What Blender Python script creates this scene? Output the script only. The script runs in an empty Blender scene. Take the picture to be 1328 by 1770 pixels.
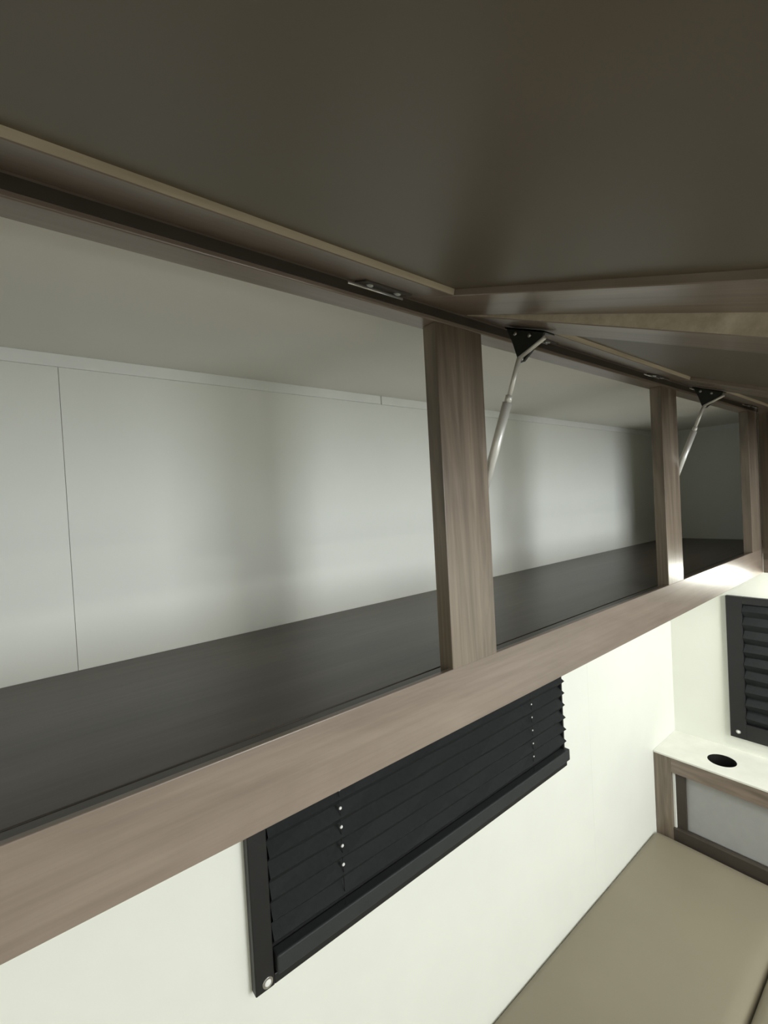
import bpy, bmesh, math, random
from mathutils import Matrix, Vector
random.seed(4)

# ------------------------------------------------------------------ units
# u = layout unit (1 u = 1.4 m); X runs along the cabinet, Y into the back wall, Z up.
S = 1.4
scene = bpy.context.scene
col = scene.collection

# ------------------------------------------------------------------ camera
cam_d = bpy.data.cameras.new('camera')
cam_d.sensor_fit = 'HORIZONTAL'
cam_d.sensor_width = 36.0
cam_d.lens = 797.8 / 1328.0 * 36.0
cam_d.clip_start = 0.01
cam = bpy.data.objects.new('camera', cam_d)
col.objects.link(cam)
R_ = Vector((0.7790, -0.6247, -0.0542)); U_ = Vector((0.0545, -0.0186, 0.9983)); F_ = Vector((0.6247, 0.7806, -0.0196))
m = Matrix(((R_.x, U_.x, -F_.x, 0), (R_.y, U_.y, -F_.y, 0), (R_.z, U_.z, -F_.z, 0), (0, 0, 0, 1)))
cam.matrix_world = Matrix.Translation(Vector((-0.2622, -0.2513, 0.1335)) * S) @ m
scene.camera = cam

# ------------------------------------------------------------------ world, exposure
w = bpy.data.worlds.new('world'); scene.world = w; w.use_nodes = True
w.node_tree.nodes['Background'].inputs[0].default_value = (0.75, 0.85, 1.0, 1)
w.node_tree.nodes['Background'].inputs[1].default_value = 0.3
vs = scene.view_settings
vs.view_transform = 'Standard'; vs.look = 'None'; vs.gamma = 1.0; vs.use_curve_mapping = False
vs.exposure = 0.0

# ceiling lamps of the vehicle: x, y (u), watts
LAMPS = [(0.30, -0.85, 3.0), (-0.55, -0.95, 5.5), (0.35, -1.40, 12.5)]
LAMP_COL = (1.0, 0.99, 0.88)
PUCK = (0.965, -0.11, 165.0)     # puck light under the corner cabinet: x, y, lens emission
PUCK_COL = (0.98, 1.0, 0.90)
# fill light at an added, unseen window in the opposite wall (u extents)
FILL_WIN = (0.10, 0.86, -0.28, 0.29)
YF = -1.52
fill = bpy.data.lights.new('window_fill', 'AREA'); fill.shape = 'RECTANGLE'
fill.size = (FILL_WIN[1] - FILL_WIN[0]) * S; fill.size_y = (FILL_WIN[3] - FILL_WIN[2]) * S
fill.energy = 40.0; fill.color = (0.92, 0.97, 1.0)  # added to brighten the cabinet interior from the front
dob = bpy.data.objects.new('window_fill', fill); col.objects.link(dob)
dob.location = Vector(((FILL_WIN[0] + FILL_WIN[1]) / 2, YF - 0.05, (FILL_WIN[2] + FILL_WIN[3]) / 2)) * S
dob.rotation_euler = (math.radians(90), 0, 0)

# ------------------------------------------------------------------ dimensions (u)
D = 0.2616          # back wall
L = 1.1523          # end wall
W = 0.055           # stile width
H1 = 0.0488         # bottom rail height
ZS = -0.006         # shelf top
ZT = 0.272          # underside of top rail
ZC = 0.285          # cabinet top panel
ZR = 0.345          # room ceiling
ZF = -1.107         # floor
XF = 0.912          # face of the end cabinet
XL = -1.10          # far room wall
ZM = -0.750         # cushion top
ZL = -0.5478        # ledge top

# ------------------------------------------------------------------ materials
def new_mat(name, rough=0.5, spec=0.5, metal=0.0):
    mt = bpy.data.materials.new(name); mt.use_nodes = True
    nt = mt.node_tree; b = nt.nodes['Principled BSDF']
    b.inputs['Roughness'].default_value = rough
    b.inputs['Specular IOR Level'].default_value = spec
    b.inputs['Metallic'].default_value = metal
    return mt, nt, b

def coords(nt, scale):
    tc = nt.nodes.new('ShaderNodeTexCoord'); mp = nt.nodes.new('ShaderNodeMapping')
    mp.inputs['Scale'].default_value = scale
    nt.links.new(tc.outputs['Object'], mp.inputs['Vector'])
    return mp.outputs['Vector']

def ramp(nt, fac, stops):
    r = nt.nodes.new('ShaderNodeValToRGB'); e = r.color_ramp.elements
    while len(e) < len(stops): e.new(0.5)
    for i, (p, c) in enumerate(stops):
        e[i].position = p; e[i].color = (*c, 1)
    nt.links.new(fac, r.inputs['Fac'])
    return r.outputs['Color']

def noise(nt, vec, scale, detail=4, rough=0.55, dist=0.0):
    n = nt.nodes.new('ShaderNodeTexNoise')
    n.inputs['Scale'].default_value = scale; n.inputs['Detail'].default_value = detail
    n.inputs['Roughness'].default_value = rough; n.inputs['Distortion'].default_value = dist
    nt.links.new(vec, n.inputs['Vector'])
    return n.outputs['Fac']

def bump(nt, b, h, strength, dist=0.001):
    bp = nt.nodes.new('ShaderNodeBump'); bp.inputs['Strength'].default_value = strength
    bp.inputs['Distance'].default_value = dist
    nt.links.new(h, bp.inputs['Height']); nt.links.new(bp.outputs['Normal'], b.inputs['Normal'])

def wood(name, axis, dark, mid, light, rough=0.28, spec=0.5, stretch=14.0, fine=70.0, mixf=0.45):
    mt, nt, b = new_mat(name, rough, spec)
    sc = [stretch] * 3; sc['XYZ'.index(axis)] = 1.2
    v = coords(nt, sc)
    n1 = noise(nt, v, 1.6, 5, 0.6, 1.2)
    c1 = ramp(nt, n1, [(0.28, dark), (0.5, mid), (0.72, light)])
    sc2 = [fine] * 3; sc2['XYZ'.index(axis)] = 2.5
    n2 = noise(nt, coords(nt, sc2), 2.0, 3, 0.6)
    c2 = ramp(nt, n2, [(0.3, (0.62, 0.60, 0.58)), (0.65, (1.0, 1.0, 1.0))])
    mx = nt.nodes.new('ShaderNodeMix'); mx.data_type = 'RGBA'; mx.blend_type = 'MULTIPLY'
    mx.inputs['Factor'].default_value = mixf
    nt.links.new(c1, mx.inputs[6]); nt.links.new(c2, mx.inputs[7])
    nt.links.new(mx.outputs[2], b.inputs['Base Color'])
    bump(nt, b, n2, 0.12)
    return mt

def plain(name, colr, rough=0.5, spec=0.5, metal=0.0, var=0.06, scale=30.0, bmp=0.0, bscale=400.0):
    mt, nt, b = new_mat(name, rough, spec, metal)
    v = coords(nt, (1, 1, 1))
    n = noise(nt, v, scale, 3)
    lo = tuple(max(0, c * (1 - var)) for c in colr); hi = tuple(min(1, c * (1 + var)) for c in colr)
    nt.links.new(ramp(nt, n, [(0.3, lo), (0.7, hi)]), b.inputs['Base Color'])
    if bmp:
        bump(nt, b, noise(nt, v, bscale, 2), bmp, 0.0006)
    return mt

WD, WM_, WL = (0.135, 0.104, 0.083), (0.240, 0.190, 0.153), (0.335, 0.270, 0.218)
M = {}
M['wood_x'] = wood('brown_wood_along', 'X', (0.185, 0.145, 0.116), (0.245, 0.194, 0.157), (0.300, 0.240, 0.194), stretch=6.0)
M['wood_y'] = wood('brown_wood_across', 'Y', WD, WM_, WL)
M['wood_z'] = wood('brown_wood_upright', 'Z', (0.120, 0.094, 0.071), (0.225, 0.180, 0.138), (0.335, 0.272, 0.210), mixf=0.7)
M['shelf'] = wood('dark_shelf_laminate', 'X', (0.050, 0.037, 0.028), (0.072, 0.055, 0.042), (0.098, 0.076, 0.058), 0.34, 0.5, 9.0)
M['panel'] = plain('door_panel_laminate', (0.130, 0.104, 0.073), 0.42, 0.4, var=0.05, scale=6)
M['raw_edge'] = wood('raw_plywood_edge', 'X', (0.46, 0.39, 0.29), (0.60, 0.52, 0.40), (0.70, 0.62, 0.50), 0.7, 0.2)
M['wall'] = plain('off_white_wall_board', (0.80, 0.81, 0.75), 0.55, 0.35, var=0.02, scale=5, bmp=0.08)
M['ceiling'] = plain('white_ceiling_board', (0.86, 0.84, 0.77), 0.6, 0.3, var=0.02, scale=4)
M['trim'] = plain('white_cove_trim', (0.82, 0.83, 0.79), 0.45, 0.4, var=0.02)
M['floor'] = wood('vinyl_plank', 'X', (0.12, 0.09, 0.07), (0.20, 0.16, 0.12), (0.28, 0.22, 0.17), 0.5)
M['black_frame'] = plain('added_window_black_plastic', (0.015, 0.015, 0.016), 0.42, 0.4)
M['black_bar'] = plain('black_fabric_bar', (0.030, 0.033, 0.034), 0.6, 0.3)
M['pleat'] = plain('black_pleated_fabric', (0.014, 0.016, 0.017), 0.75, 0.25, var=0.15, scale=120, bmp=0.25, bscale=900)
M['white_plastic'] = plain('white_plastic', (0.80, 0.80, 0.78), 0.4, 0.5)
M['steel'] = plain('zinc_steel', (0.62, 0.62, 0.60), 0.32, 0.5, 1.0)
M['stay'] = plain('satin_aluminium', (0.82, 0.81, 0.77), 0.35, 0.5, 0.3)
M['black_steel'] = plain('black_bracket', (0.020, 0.022, 0.020), 0.45, 0.5)
M['ledge_top'] = plain('pale_laminate', (0.80, 0.80, 0.74), 0.4, 0.4, var=0.05, scale=14)
M['grey_panel'] = plain('grey_inset_panel', (0.38, 0.38, 0.38), 0.5, 0.4, var=0.03)
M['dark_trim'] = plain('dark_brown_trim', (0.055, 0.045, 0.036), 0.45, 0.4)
M['cup'] = plain('black_cup_liner', (0.012, 0.012, 0.011), 0.5, 0.4)
M['vinyl'] = plain('taupe_vinyl', (0.255, 0.225, 0.165), 0.48, 0.35, var=0.04, scale=4, bmp=0.15, bscale=260)
M['bench'] = plain('bench_board', (0.22, 0.17, 0.13), 0.5)

# ------------------------------------------------------------------ helpers
def tag(o, label=None, cat=None, group=None, kind=None):
    if label: o['label'] = label
    if cat: o['category'] = cat
    if group: o['group'] = group
    if kind: o['kind'] = kind
    return o

def empty(name, loc, label, cat, group=None):
    o = bpy.data.objects.new(name, None); col.objects.link(o)
    o.empty_display_size = 0.05
    o.location = Vector(loc) * S
    o['u'] = list(loc)
    tag(o, label, cat, group)
    return o

def base_of(parent):
    return Vector(parent['u']) if parent is not None and 'u' in parent.keys() else Vector((0, 0, 0))

def link(name, bm, mats, parent=None, loc=(0, 0, 0), smooth=False):
    """bm in u coordinates relative to loc; loc in u relative to the world (or to the parent when the parent has no 'u')."""
    for v in bm.verts: v.co *= S
    bmesh.ops.recalc_face_normals(bm, faces=bm.faces)
    me = bpy.data.meshes.new(name); bm.to_mesh(me); bm.free()
    if not isinstance(mats, (list, tuple)): mats = [mats]
    for mm in mats: me.materials.append(M[mm])
    if smooth:
        for p in me.polygons: p.use_smooth = True
    o = bpy.data.objects.new(name, me); col.objects.link(o)
    if parent is not None: o.parent = parent
    o.location = (Vector(loc) - base_of(parent)) * S
    return o

def add_box(bm, x0, x1, y0, y1, z0, z1, bev=0.0, mat=0, seg=1):
    vs_ = [bm.verts.new(c) for c in ((x0, y0, z0), (x1, y0, z0), (x1, y1, z0), (x0, y1, z0), (x0, y0, z1), (x1, y0, z1), (x1, y1, z1), (x0, y1, z1))]
    fs = [bm.faces.new([vs_[i] for i in f]) for f in ((3, 2, 1, 0), (4, 5, 6, 7), (0, 1, 5, 4), (1, 2, 6, 5), (2, 3, 7, 6), (3, 0, 4, 7))]
    for f in fs: f.material_index = mat
    if bev:
        es = list({e for f in fs for e in f.edges})
        bmesh.ops.bevel(bm, geom=es, offset=bev, segments=seg, affect='EDGES', profile=0.5, material=-1)
    return fs

def box(name, mats, b, parent=None, bev=0.0008, seg=2, **k):
    """box from world-u extents b; the object's origin is the box's own base centre"""
    x0, x1, y0, y1, z0, z1 = b
    c = Vector(((x0 + x1) / 2, (y0 + y1) / 2, z0))
    bm = bmesh.new()
    add_box(bm, x0 - c.x, x1 - c.x, y0 - c.y, y1 - c.y, 0, z1 - z0, bev, 0, seg)
    return link(name, bm, mats, parent, c, **k)

def add_cyl(bm, p0, p1, r0, r1=None, n=20, mat=0, caps=True):
    p0 = Vector(p0); p1 = Vector(p1); r1 = r0 if r1 is None else r1
    d = (p1 - p0).normalized()
    a = d.orthogonal().normalized(); b = d.cross(a)
    r_a, r_b = [], []
    for i in range(n):
        t = 2 * math.pi * i / n; e = a * math.cos(t) + b * math.sin(t)
        r_a.append(bm.verts.new(p0 + e * r0)); r_b.append(bm.verts.new(p1 + e * r1))
    for i in range(n):
        j = (i + 1) % n
        f = bm.faces.new((r_a[i], r_a[j], r_b[j], r_b[i])); f.material_index = mat; f.smooth = True
    if caps:
        for r in (r_a[::-1], r_b):
            f = bm.faces.new(r); f.material_index = mat

def add_dome(bm, c, axis, r, h, n=16, k=4, mat=0):
    """screw-head dome at c bulging along axis"""
    c = Vector(c); d = Vector(axis).normalized(); a = d.orthogonal().normalized(); b = d.cross(a)
    rings = []
    for i in range(k):
        t = i / k * math.pi / 2
        rings.append([bm.verts.new(c + (a * math.cos(2 * math.pi * j / n) + b * math.sin(2 * math.pi * j / n)) * r * math.cos(t) + d * h * math.sin(t)) for j in range(n)])
    top = bm.verts.new(c + d * h)
    for i in range(k - 1):
        for j in range(n):
            f = bm.faces.new((rings[i][j], rings[i][(j + 1) % n], rings[i + 1][(j + 1) % n], rings[i + 1][j])); f.smooth = True; f.material_index = mat
    for j in range(n):
        f = bm.faces.new((rings[-1][j], rings[-1][(j + 1) % n], top)); f.smooth = True; f.material_index = mat
    f = bm.faces.new(rings[0][::-1]); f.material_index = mat

def struct(name, mats, b, parent=None, bev=0.0):
    o = box(name, mats, b, parent, bev)
    if parent is None: o['kind'] = 'structure'
    return o

# ------------------------------------------------------------------ room shell
T = 0.04
struct('floor', 'floor', (XL - T, L + T, YF - T, D + T, ZF - T, ZF))
struct('ceiling', 'ceiling', (XL - T, L + T, YF - T, D + T, ZR, ZR + T))
wb = struct('wall_back', 'wall', (XL - T, L + T, D + 0.003, D + T, ZF, ZR))
# wall boards: two upper boards inside the cabinet meet in a seam, two lower boards below it
for x0_, x1_, z0_, z1_ in ((XL, -0.2238, -0.015, ZR), (-0.2238, L, -0.015, ZR), (XL, 0.6885, ZF, -0.015), (0.6885, L, ZF, -0.015)):
    g = 0.00016 if z0_ > -0.5 else 0.00008; c = Vector(((x0_ + x1_) / 2, D, z0_)); bm = bmesh.new()
    add_box(bm, x0_ + g - c.x, x1_ - g - c.x, 0, 0.0032, 0.0, z1_ - z0_, 0.0002, 0, 1)
    o = link('wall_panel', bm, 'wall'); o.parent = wb
    o.location = c * S - wb.location
struct('wall_right', 'wall', (L, L + T, YF - T, D + T, ZF, ZR))
struct('wall_left', 'wall', (XL - T, XL, YF - T, D + T, ZF, ZR))
bm = bmesh.new()     # opposite wall, opened for the added fill window
for e in ((XL - T, FILL_WIN[0], ZF, ZR), (FILL_WIN[1], L + T, ZF, ZR), (FILL_WIN[0], FILL_WIN[1], ZF, FILL_WIN[2]), (FILL_WIN[0], FILL_WIN[1], FILL_WIN[3], ZR)):
    add_box(bm, e[0], e[1], YF - T, YF, e[2], e[3])
o = link('wall_front', bm, 'wall'); o['kind'] = 'structure'
bm = bmesh.new()  # frame of the added window, out of view, around the fill light
for e in ((FILL_WIN[0], FILL_WIN[0] + .02, FILL_WIN[2], FILL_WIN[3]), (FILL_WIN[1] - .02, FILL_WIN[1], FILL_WIN[2], FILL_WIN[3]), (FILL_WIN[0] + .02, FILL_WIN[1] - .02, FILL_WIN[2], FILL_WIN[2] + .02), (FILL_WIN[0] + .02, FILL_WIN[1] - .02, FILL_WIN[3] - .02, FILL_WIN[3])):
    add_box(bm, e[0], e[1], YF - 0.02, YF + 0.006, e[2], e[3], 0.001)
o = link('fill_window', bm, 'black_frame'); o['kind'] = 'structure'
struct('trim_1', 'trim', (-0.43, 0.1511, D - 0.0025, D, 0.2733, ZC), bev=0.0004)
struct('trim_2', 'trim', (0.1529, L, D - 0.0025, D, 0.2733, ZC), bev=0.0004)
struct('trim_3', 'trim', (L - 0.0025, L, 0.0, D - 0.0025, 0.2733, ZC), bev=0.0004)

# ------------------------------------------------------------------ overhead cabinet
XB = -0.377          # left end of the first bay
X2, X3, X4 = 0.4314, 0.4864, 0.8429
cab = empty('overhead_cabinet', (0.25, 0.1, -H1), 'long brown wooden overhead cabinet with three lift-up doors propped open', 'cabinet')
box('bottom_rail', 'wood_x', (XB - W, XF, 0, 0.0045, -H1, 0.0), cab, 0.0006)
box('front_cleat', 'shelf', (XB - W, XF, 0.0045, 0.0228, -H1 + 0.002, ZS), cab, 0.0004)
box('shelf', 'shelf', (XB - W, L, 0.0242, D, -0.024, ZS), cab, 0.0006)
TS = 0.0145
for x in (XB - W, 0.0, X2, X4):
    wdt = W if x != X4 else XF - X4
    o = box('stile', 'wood_z', (x, x + wdt, 0.0002, TS, ZS, ZT), cab, 0.0006)
    # front face of the stile runs down to the rail
o = box('top_rail', 'wood_x', (XB - W, XF, 0, 0.018, ZT, ZR), cab, 0.0008)
box('shade_strip', 'dark_trim', (XB - W, XF, -0.0010, -0.0001, ZT + 0.0030, 0.2815), cab, 0.0)  # dark strip colours in the shade band below the door hinge edge
box('top_panel', 'ceiling', (XB - W, L, 0.018, D, ZC, ZC + 0.006), cab, 0.0)
box('end_panel', 'wood_z', (XB - W, XB - W + 0.012, 0.0145, D, ZS, ZC), cab, 0.0005)

# lift-up doors: panel mesh with frame members and hinges as sub-parts
TD = 0.0135
S0, S1 = 0.002, 0.308
FW = 0.058
def door(x0, x1, tilt, hinges, fr=0.045):
    xm = (x0 + x1) / 2
    org = Vector((xm, -0.0005, 0.2826))
    a, b_ = x0 - xm, x1 - xm
    bm = bmesh.new()
    add_box(bm, a + FW - 0.006, b_ - FW + 0.006, -(S1 - FW + 0.006), -(S0 + fr - 0.006), 0.0042, 0.0092, 0)
    p = link('door', bm, 'panel', cab, org)
    p.rotation_euler.x = math.radians(tilt)
    def member(name, mat, e, raw):
        bm = bmesh.new()
        cx, cy = (e[0] + e[1]) / 2, (e[2] + e[3]) / 2
        fs = add_box(bm, e[0] - cx, e[1] - cx, e[2] - cy, e[3] - cy, 0, TD, 0)
        # faces: bottom, top, -y, +x, +y, -x
        for i in raw: fs[i].material_index = 1
        bmesh.ops.bevel(bm, geom=list(bm.edges), offset=0.0005, segments=1, affect='EDGES')
        o = link(name, bm, [mat, 'raw_edge'])
        o.parent = p; o.location = Vector((cx, cy, 0)) * S
        return o
    member('frame_rail', 'wood_x', (a + FW, b_ - FW, -(S0 + fr), -S0, 0, 0), (2,))
    member('frame_rail', 'wood_x', (a + FW, b_ - FW, -S1, -(S1 - FW), 0, 0), (4,))
    member('frame_stile', 'wood_y', (a, a + FW, -S1, -S0, 0, 0), (5,))
    member('frame_stile', 'wood_y', (b_ - FW, b_, -S1, -S0, 0, 0), ())
    for hx in hinges:
        bm = bmesh.new()
        t = math.radians(tilt)
        # leaf on the door, knuckle barrel, leaf folded on the cabinet rail, screw heads
        add_box(bm, -0.020, 0.020, -0.016, -0.003, -0.0012, 0.0, 0.0002, 0)
        add_cyl(bm, (-0.024, -0.0008, -0.0020), (0.024, -0.0008, -0.0020), 0.0010, n=10, mat=1)
        for sx in (-0.012, 0.012):
            add_dome(bm, (sx, -0.0095, -0.0012), (0, 0, -1), 0.0028, 0.0014, mat=1)
        o = link('hinge', bm, ['dark_trim', 'steel'])
        o.parent = p; o.location = Vector((hx - xm, 0, 0)) * S
    return p

door(-0.405, 0.0300, 18.9, (-0.058, -0.33))
door(0.0340, 0.4590, 22.0, (0.130, 0.400))
door(0.4630, 0.8830, 22.0, (0.560, 0.830))

# lid stays: piston body (part) with rod, bracket and screws
def lid_stay(x):
    # world-u points in the plane X = x
    A = Vector((x, -0.0310, 0.2440)); J = Vector((x, -0.0178, 0.2112)); B = Vector((x - 0.0005, 0.0120, 0.1370))
    o0 = B.copy()
    bm = bmesh.new()
    add_cyl(bm, B - o0, J - o0, 0.0040, n=16)
    d = (A - J).normalized()
    add_cyl(bm, J - o0, J - o0 + d * 0.006, 0.0030, n=16)
    add_cyl(bm, Vector((-0.0055, 0, 0)), Vector((0.003, 0, 0)), 0.0030, n=12)
    body = link('lid_stay', bm, 'stay', cab, o0)
    def sub(name, bm, mats):
        o = link(name, bm, mats); o.parent = body; return o
    bm = bmesh.new()
    add_cyl(bm, J - o0, A - o0, 0.0020, n=12)
    E_ = Vector((x, -0.0550, 0.2535))
    add_cyl(bm, A - o0, E_ - o0, 0.0016, n=10)
    sub('rod', bm, 'stay')
    # triangular black plate hanging from the door's inner face
    bm = bmesh.new()
    tri = [(-0.0180, 0.2738), (-0.0530, 0.2597), (-0.0510, 0.2550), (-0.0335, 0.2415), (-0.0290, 0.2415), (-0.0235, 0.2600)]
    f0 = [bm.verts.new(Vector((x + 0.0022, y, z)) - o0) for y, z in tri]
    f1 = [bm.verts.new(Vector((x + 0.0045, y, z)) - o0) for y, z in tri]
    bm.faces.new(f0); bm.faces.new(f1[::-1])
    for i in range(len(tri)):
        j = (i + 1) % len(tri); bm.faces.new((f0[i], f0[j], f1[j], f1[i]))
    # foot flange against the door
    fl = [(-0.0170, 0.2742), (-0.0530, 0.2597)]
    g0 = [bm.verts.new(Vector((x + 0.0022, y, z + 0.0)) - o0) for y, z in fl] + [bm.verts.new(Vector((x + 0.0160, y, z + 0.0)) - o0) for y, z in fl[::-1]]
    g1 = [bm.verts.new(v.co + Vector((0, -0.0006, -0.0016))) for v in g0]
    bm.faces.new(g0); bm.faces.new(g1[::-1])
    for i in range(4):
        j = (i + 1) % 4; bm.faces.new((g0[i], g0[j], g1[j], g1[i]))
    sub('bracket', bm, 'black_steel')
    for (sx, sy, sz) in ((0.0022, -0.0270, 0.2655), (0.0022, -0.0400, 0.2600), (0.0022, -0.0320, 0.2435)):
        bm = bmesh.new(); add_dome(bm, Vector((x + sx, sy, sz)) - o0, (-1, 0, 0), 0.0018, 0.0012, 12, 3)
        sub('screw', bm, 'steel')
    return body
lid_stay(0.0622)
lid_stay(0.4930)

# ------------------------------------------------------------------ cabinet on the end wall
ec = empty('corner_cabinet', (1.03, -0.5, -H1), 'dark brown overhead cabinet on the end wall at the right edge', 'cabinet')
YE = -0.95
box('bottom_rail', 'wood_y', (XF, XF + 0.0145, YE, -0.0002, -H1, 0.0), ec, 0.0006)
box('shelf', 'shelf', (XF + 0.0145, L, YE, -0.0002, -0.024, ZS), ec, 0.0004)
box('top_rail', 'wood_y', (XF, XF + 0.018, YE, -0.0002, ZT, ZR), ec, 0.0006)
for y in (-0.05, -0.5, YE):
    box('stile', 'wood_z', (XF, XF + 0.0145, y, y + 0.0498, 0.0, ZT), ec, 0.0006)
for y0_, y1_ in ((-0.448, -0.022), (-0.95, -0.452)):      # closed doors of the corner cabinet
    d_ = box('door', 'panel', (XF - 0.0090, XF - 0.0050, y0_ + 0.04, y1_ - 0.04, 0.0, 0.26), ec, 0.0)
    for nm, mt_, e in (('frame_stile', 'wood_z', (y0_, y0_ + 0.045, -0.022, 0.282)), ('frame_stile', 'wood_z', (y1_ - 0.045, y1_, -0.022, 0.282)),
                       ('frame_rail', 'wood_y', (y0_ + 0.045, y1_ - 0.045, -0.022, 0.023)), ('frame_rail', 'wood_y', (y0_ + 0.045, y1_ - 0.045, 0.237, 0.282))):
        o = box(nm, mt_, (XF - 0.0137, XF - 0.0002, e[0], e[1], e[2], e[3]), None, 0.0006)
        o.location = o.location - (Vector(((XF - 0.007), (y0_ + y1_) / 2, 0.0)) * S); o.parent = d_
box('end_panel', 'wood_z', (XF + 0.0145, L, YE, YE + 0.012, ZS, ZC), ec, 0.0005)
box('top_panel', 'ceiling', (XF + 0.018, L, YE, -0.0002, ZC, ZC + 0.006), ec, 0.0)

# ------------------------------------------------------------------ pleated blinds
def pleats(bm, axis, a0, a1, z0, z1, pitch, depth, plane, out, ragged):
    """accordion cloth; axis 'x' (on the back wall) or 'y' (on the end wall); out = sign from the wall into the room"""
    n = int(round((z1 - z0) / pitch)); rows = []
    for i in range(2 * n + 1):
        z = z0 + (z1 - z0) * i / (2 * n)
        d = depth if i % 2 else 0.0015
        e1 = a1 + (ragged if i % 2 else 0.0); e0 = a0 - (0.002 if i % 2 else 0.0)
        row = []
        for k in range(13):
            a = e0 + (e1 - e0) * k / 12
            dd = d + 0.0006 * math.sin(k * 1.7 + i * 2.3)
            zz = z + 0.0005 * math.sin(k * 2.1 + i)
            row.append((a, dd, zz))
        rows.append(row)
    th = 0.0006
    def mk(row, off):
        r = []
        for a, dd, z in row:
            p = (a, plane + out * (dd + off), z) if axis == 'x' else (plane + out * (dd + off), a, z)
            r.append(bm.verts.new(p))
        return r
    F = [mk(r, th) for r in rows]; B = [mk(r, 0) for r in rows]
    m_ = len(rows[0])
    for i in range(len(rows) - 1):
        for k in range(m_ - 1):
            bm.faces.new((F[i][k], F[i][k + 1], F[i + 1][k + 1], F[i + 1][k]))
            bm.faces.new((B[i][k], B[i + 1][k], B[i + 1][k + 1], B[i][k + 1]))
        bm.faces.new((F[i][0], F[i + 1][0], B[i + 1][0], B[i][0]))
        bm.faces.new((F[i][-1], B[i][-1], B[i + 1][-1], F[i + 1][-1]))
    for r, q_ in ((F[0], B[0]), (F[-1], B[-1])):
        for k in range(m_ - 1): bm.faces.new((r[k], q_[k], q_[k + 1], r[k + 1]))

def cap_screw(parent, pos, axis, r):
    bm = bmesh.new(); add_cyl(bm, Vector((0, 0, 0)), Vector(axis) * 0.0012, r, r * 0.92, 20)
    add_dome(bm, Vector(axis) * 0.0012, axis, r * 0.62, 0.0008, 16, 3, 1)
    return link('screw_cap', bm, ['steel', 'white_plastic'], parent, pos)

bl = empty('pleated_blind', (0.245, D, -0.41), 'black pleated window blind in a black frame below the overhead cabinet', 'blind', 'black pleated blinds')
ZB0, ZB1 = -0.411, -0.075
fx0, fx1 = -0.0815, 0.5700
box('frame_side', 'black_frame', (fx0, -0.0585, D - 0.012, D, ZB0, ZB1), bl, 0.0012)
box('frame_side', 'black_frame', (0.5660, fx1, D - 0.010, D, ZB0 + 0.008, ZB1), bl, 0.0008)
box('frame_top', 'black_frame', (-0.0585, 0.5660, D - 0.012, D, ZB1 - 0.02, ZB1), bl, 0.0008)
box('frame_sill', 'black_frame', (-0.0585, 0.5735, D - 0.0115, D, ZB0, ZB0 + 0.012), bl, 0.001)
box('bottom_bar', 'black_bar', (-0.0560, 0.5760, D - 0.0170, D - 0.002, ZB0 + 0.0125, ZB0 + 0.0345), bl, 0.0018)
box('backing', 'black_frame', (-0.0585, 0.5660, D - 0.0015, D - 0.0001, ZB0 + 0.012, ZB1 - 0.02), bl, 0)
PIT = 0.02425
zp0 = -0.3722; n_ = 11
bm = bmesh.new(); c = Vector((0.255, D, zp0))
pleats(bm, 'x', -0.0555 - c.x, 0.5645 - c.x, 0, PIT * n_, PIT, 0.0125, -0.0015, -1, 0.006)
link('pleated_cloth', bm, 'pleat', bl, c)
for cx in (0.0405, 0.4600):
    bm = bmesh.new(); c = Vector((cx, D - 0.0125, zp0 - 0.004))
    add_cyl(bm, (0, 0, 0), (0, 0, PIT * n_ + 0.004), 0.0005, n=6)
    link('lift_cord', bm, 'black_frame', bl, c)
    for i in range(1, n_):
        bm = bmesh.new(); r = 0.0022 if cx < 0.2 else 0.0016
        if cx < 0.2 and i == 1: continue
        add_dome(bm, (0, 0, 0), (0, -1, 0), r, r * 0.8, 12, 4)
        link('cord_eyelet', bm, 'white_plastic', bl, (cx, D - 0.0128 if i % 1 else D - 0.0128, zp0 + PIT * i))
cap_screw(bl, (-0.0672, D - 0.012, -0.4020), (0, -1, 0), 0.0066)

b2 = empty('pleated_blind', (L, -0.16, -0.51), 'black pleated window blind on the end wall above the cup holder ledge', 'blind', 'black pleated blinds')
Y0, Y1, Z0, Z1 = -0.46, 0.1285, -0.5115, -0.149
box('frame_side', 'black_frame', (L - 0.012, L, Y1 - 0.034, Y1, Z0, Z1), b2, 0.0012)
box('frame_side', 'black_frame', (L - 0.012, L, Y0, Y0 + 0.034, Z0, Z1), b2, 0.0012)
box('frame_top', 'black_frame', (L - 0.012, L, Y0 + 0.034, Y1 - 0.034, Z1 - 0.018, Z1), b2, 0.001)
box('frame_sill', 'black_frame', (L - 0.012, L, Y0 + 0.034, Y1 - 0.034, Z0, Z0 + 0.040), b2, 0.001)
box('backing', 'black_frame', (L - 0.0015, L - 0.0001, Y0 + 0.034, Y1 - 0.034, Z0 + 0.04, Z1 - 0.018), b2, 0)
bm = bmesh.new(); c = Vector((L, -0.16, Z0 + 0.040))
pleats(bm, 'y', Y0 + 0.036 + 0.16, Y1 - 0.036 + 0.16, 0, Z1 - 0.018 - Z0 - 0.040, 0.0338, 0.0135, -0.0015, -1, 0.002)
link('pleated_cloth', bm, 'pleat', b2, c)
cap_screw(b2, (L - 0.012, 0.1115, -0.4950), (-1, 0, 0), 0.0052)
cap_screw(b2, (L - 0.012, Y0 + 0.017, -0.4950), (-1, 0, 0), 0.0052)

# ------------------------------------------------------------------ ledge with cup holder at the end wall
lg = empty('cup_holder_ledge', (1.08, -0.1, ZF), 'pale topped wooden side ledge with a round cup hole and grey inset panel', 'ledge')
XE = 1.0035
YLE = -0.42
TOPT = 0.004
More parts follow.
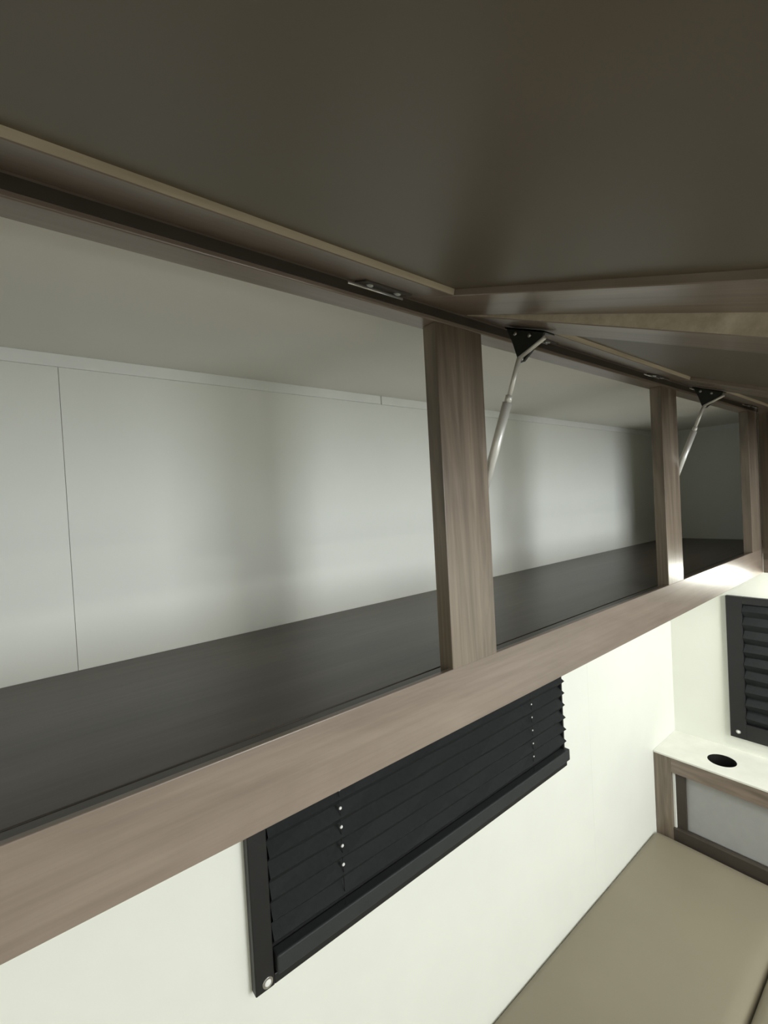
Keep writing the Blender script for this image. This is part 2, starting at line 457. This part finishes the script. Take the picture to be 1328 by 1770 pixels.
# top slab with a round hole
bm = bmesh.new()
hc, hr = Vector((1.0690, 0.1290)), 0.0300
x0, x1, y0, y1 = XE - 0.0015, L, YLE, D - 0.0005
N = 48
def on_rect(a):
    dx, dy = math.cos(a), math.sin(a)
    t = min(((x1 - hc.x) / dx) if dx > 1e-9 else 1e9, ((x0 - hc.x) / dx) if dx < -1e-9 else 1e9,
            ((y1 - hc.y) / dy) if dy > 1e-9 else 1e9, ((y0 - hc.y) / dy) if dy < -1e-9 else 1e9)
    return Vector((hc.x + dx * t, hc.y + dy * t))
angs = [2 * math.pi * i / N for i in range(N)] + [math.atan2(y - hc.y, x - hc.x) % (2 * math.pi) for x in (x0, x1) for y in (y0, y1)]
angs = sorted(angs)
c0 = Vector((1.08, -0.1, ZL - TOPT))
for lvl, z in (('t', TOPT), ('b', 0.0)):
    I = [bm.verts.new((hc.x + hr * math.cos(a) - c0.x, hc.y + hr * math.sin(a) - c0.y, z)) for a in angs]
    O = [bm.verts.new((on_rect(a).x - c0.x, on_rect(a).y - c0.y, z)) for a in angs]
    for i in range(len(angs)):
        j = (i + 1) % len(angs); bm.faces.new((I[i], O[i], O[j], I[j]))
    if lvl == 't': IT, OT = I, O
for i in range(len(angs)):
    j = (i + 1) % len(angs)
    bm.faces.new((IT[i], IT[j], I[j], I[i])); bm.faces.new((OT[i], O[i], O[j], OT[j]))
link('ledge_top', bm, 'ledge_top', lg, c0)
bm = bmesh.new()     # cup liner: open tube with floor and rim
add_cyl(bm, (0, 0, -0.055), (0, 0, TOPT - 0.0003), hr - 0.0006, n=40, caps=False)
add_cyl(bm, (0, 0, -0.055), (0, 0, -0.053), hr - 0.0007, n=40)
link('cup_holder', bm, 'cup', lg, (hc.x, hc.y, ZL - TOPT))
ZB_ = -0.80
box('frame_stile', 'wood_z', (XE, XE + 0.016, 0.2210, D - 0.0005, ZB_, ZL - TOPT), lg, 0.0008)
box('frame_stile', 'wood_z', (XE, XE + 0.016, YLE, YLE + 0.04, ZB_, ZL - TOPT), lg, 0.0008)
box('frame_rail', 'wood_y', (XE, XE + 0.016, YLE + 0.04, 0.2210, -0.5900, ZL - TOPT), lg, 0.0008)
box('frame_rail', 'dark_trim', (XE, XE + 0.016, YLE + 0.04, 0.2210, ZB_, -0.7330), lg, 0.0008)
box('inner_bead', 'trim', (XE + 0.0060, XE + 0.0165, 0.2150, 0.2208, -0.7330, -0.5900), lg, 0.0004)
box('inner_trim', 'dark_trim', (XE + 0.0100, XE + 0.0165, 0.1930, 0.2150, -0.7330, -0.5900), lg, 0.0004)
box('inset_panel', 'grey_panel', (XE + 0.0166, XE + 0.021, YLE + 0.04, 0.2210, -0.7330, -0.5900), lg, 0.0)
box('side_body', 'wood_z', (XE + 0.0165, L, YLE, YLE + 0.014, ZF, ZL - TOPT), lg, 0.0005)
box('base_board', 'wood_y', (XE + 0.003, XE + 0.016, YLE, D - 0.0005, ZF, ZB_), lg, 0.0005)

# ------------------------------------------------------------------ bench and cushions
ZBN = ZM - 0.085
bn = empty('storage_bench', (0.2, 0.0, ZF), 'brown boxed storage bench under the taupe cushions', 'bench')
box('bench_front', 'bench', (-0.62, XE, -0.30, -0.288, ZF, ZBN), bn, 0.0006)
box('bench_side', 'bench', (-0.62, -0.608, -0.288, D - 0.001, ZF, ZBN), bn, 0.0006)
box('bench_deck', 'bench', (-0.608, XE, -0.288, D - 0.001, ZBN - 0.012, ZBN), bn, 0.0006)

def cushion(name, x0, x1, y0, y1, z0, z1, label, wall_side=False, nx=40, ny=24):
    """soft slab: rounded edges, slight crown"""
    c = Vector(((x0 + x1) / 2, (y0 + y1) / 2, z0)); hx, hy = (x1 - x0) / 2, (y1 - y0) / 2; h = z1 - z0
    bm = bmesh.new()
    def inset(u, half):   # -1..1 -> coordinate with points packed at the rim
        return half * math.copysign(1 - (1 - abs(u)) ** 1.8, u)
    RX = 0.020
    def rad(y): return (0.009 if wall_side else 0.022) if y > 0 else 0.022
    def prof(x, y):
        ry = rad(y); dx = max(0, abs(x) - (hx - RX)) / RX; dy = max(0, abs(y) - (hy - ry)) / ry
        d = min(1.0, math.hypot(dx, dy)); r = (RX * dx * dx + ry * dy * dy) / max(1e-9, dx * dx + dy * dy)
        crown = 0.004 * (1 - (x / hx) ** 4) * (1 - (y / hy) ** 2) + 0.0012 * math.sin(x * 17 + 1) * math.sin(y * 21)
        return h - 0.004 - r * (1 - math.sqrt(max(0, 1 - d * d))) + crown * (1 - d)
    top = []
    for i in range(nx + 1):
        row = []
        for j in range(ny + 1):
            x = inset(-1 + 2 * i / nx, hx); y = inset(-1 + 2 * j / ny, hy)
            # round the plan corners
            ry = rad(y); dx = max(0, abs(x) - (hx - RX)) / RX; dy = max(0, abs(y) - (hy - ry)) / ry; dd = math.hypot(dx, dy)
            if dx > 0 and dy > 0 and dd > 1:
                x = math.copysign(hx - RX + RX * dx / dd, x); y = math.copysign(hy - ry + ry * dy / dd, y)
            row.append(bm.verts.new((x, y, prof(x, y))))
        top.append(row)
    for i in range(nx):
        for j in range(ny):
            f = bm.faces.new((top[i][j], top[i + 1][j], top[i + 1][j + 1], top[i][j + 1])); f.smooth = True
    rim = [top[i][0] for i in range(nx + 1)] + [top[nx][j] for j in range(1, ny + 1)] + [top[i][ny] for i in range(nx - 1, -1, -1)] + [top[0][j] for j in range(ny - 1, 0, -1)]
    low = [bm.verts.new((v.co.x, v.co.y, 0)) for v in rim]
    for i in range(len(rim)):
        j = (i + 1) % len(rim); f = bm.faces.new((rim[i], low[i], low[j], rim[j])); f.smooth = True
    bm.faces.new(low[::-1])
    o = link(name, bm, 'vinyl', None, c)
    return tag(o, label, 'cushion', 'taupe bench cushions')
cushion('bench_cushion', -0.62, XE - 0.001, -0.0135, D - 0.001, ZBN, ZM, 'taupe vinyl bench cushion lying against the white back wall', True)
cushion('bench_cushion', -0.62, XE - 0.001, -0.30, -0.0150, ZBN, ZM, 'taupe vinyl bench cushion at the bottom right corner, away from the wall')

# ------------------------------------------------------------------ ceiling lamps
def ceiling_lamp(x, y, watts, label):
    e = empty('ceiling_light', (x, y, ZR), label, 'light', 'round ceiling lights')
    bm = bmesh.new()
    add_cyl(bm, (0, 0, -0.008), (0, 0, 0), 0.046, 0.050, 32)
    link('housing', bm, 'white_plastic', e, (x, y, ZR), smooth=False)
    ld = bpy.data.lights.new('lamp', 'AREA'); ld.shape = 'DISK'; ld.size = 0.07 * S; ld.energy = watts; ld.color = LAMP_COL
    lo = bpy.data.objects.new('lamp', ld); col.objects.link(lo); lo.parent = e
    lo.location = (0, 0, -0.0095 * S)
def puck_light(x, y, strength, label):
    z = -0.024
    e = empty('puck_light', (x, y, z), label, 'light')
    bm = bmesh.new(); add_cyl(bm, (0, 0, -0.030), (0, 0, 0), 0.034, 0.034, 32)
    link('housing', bm, 'white_plastic', e, (x, y, z))
    bm = bmesh.new(); add_dome(bm, (0, 0, 0), (0, 0, -1), 0.031, 0.018, 28, 6)
    mt, nt, bs = new_mat('lit_lens_%d' % int(strength), 0.4)
    bs.inputs['Base Color'].default_value = (0.9, 0.9, 0.85, 1)
    bs.inputs['Emission Color'].default_value = (*PUCK_COL, 1)
    bs.inputs['Emission Strength'].default_value = strength
    M['lens'] = mt
    link('lens', bm, 'lens', e, (x, y, z - 0.0301))
puck_light(PUCK[0], PUCK[1], PUCK[2], 'round lit puck light under the corner cabinet')
LBL = ['white round ceiling light nearest the end wall', 'white round ceiling light near the left wall', 'white round ceiling light in mid-ceiling by the far wall']
for (x, y, p), lb in zip(LAMPS, LBL): ceiling_lamp(x, y, p, lb)
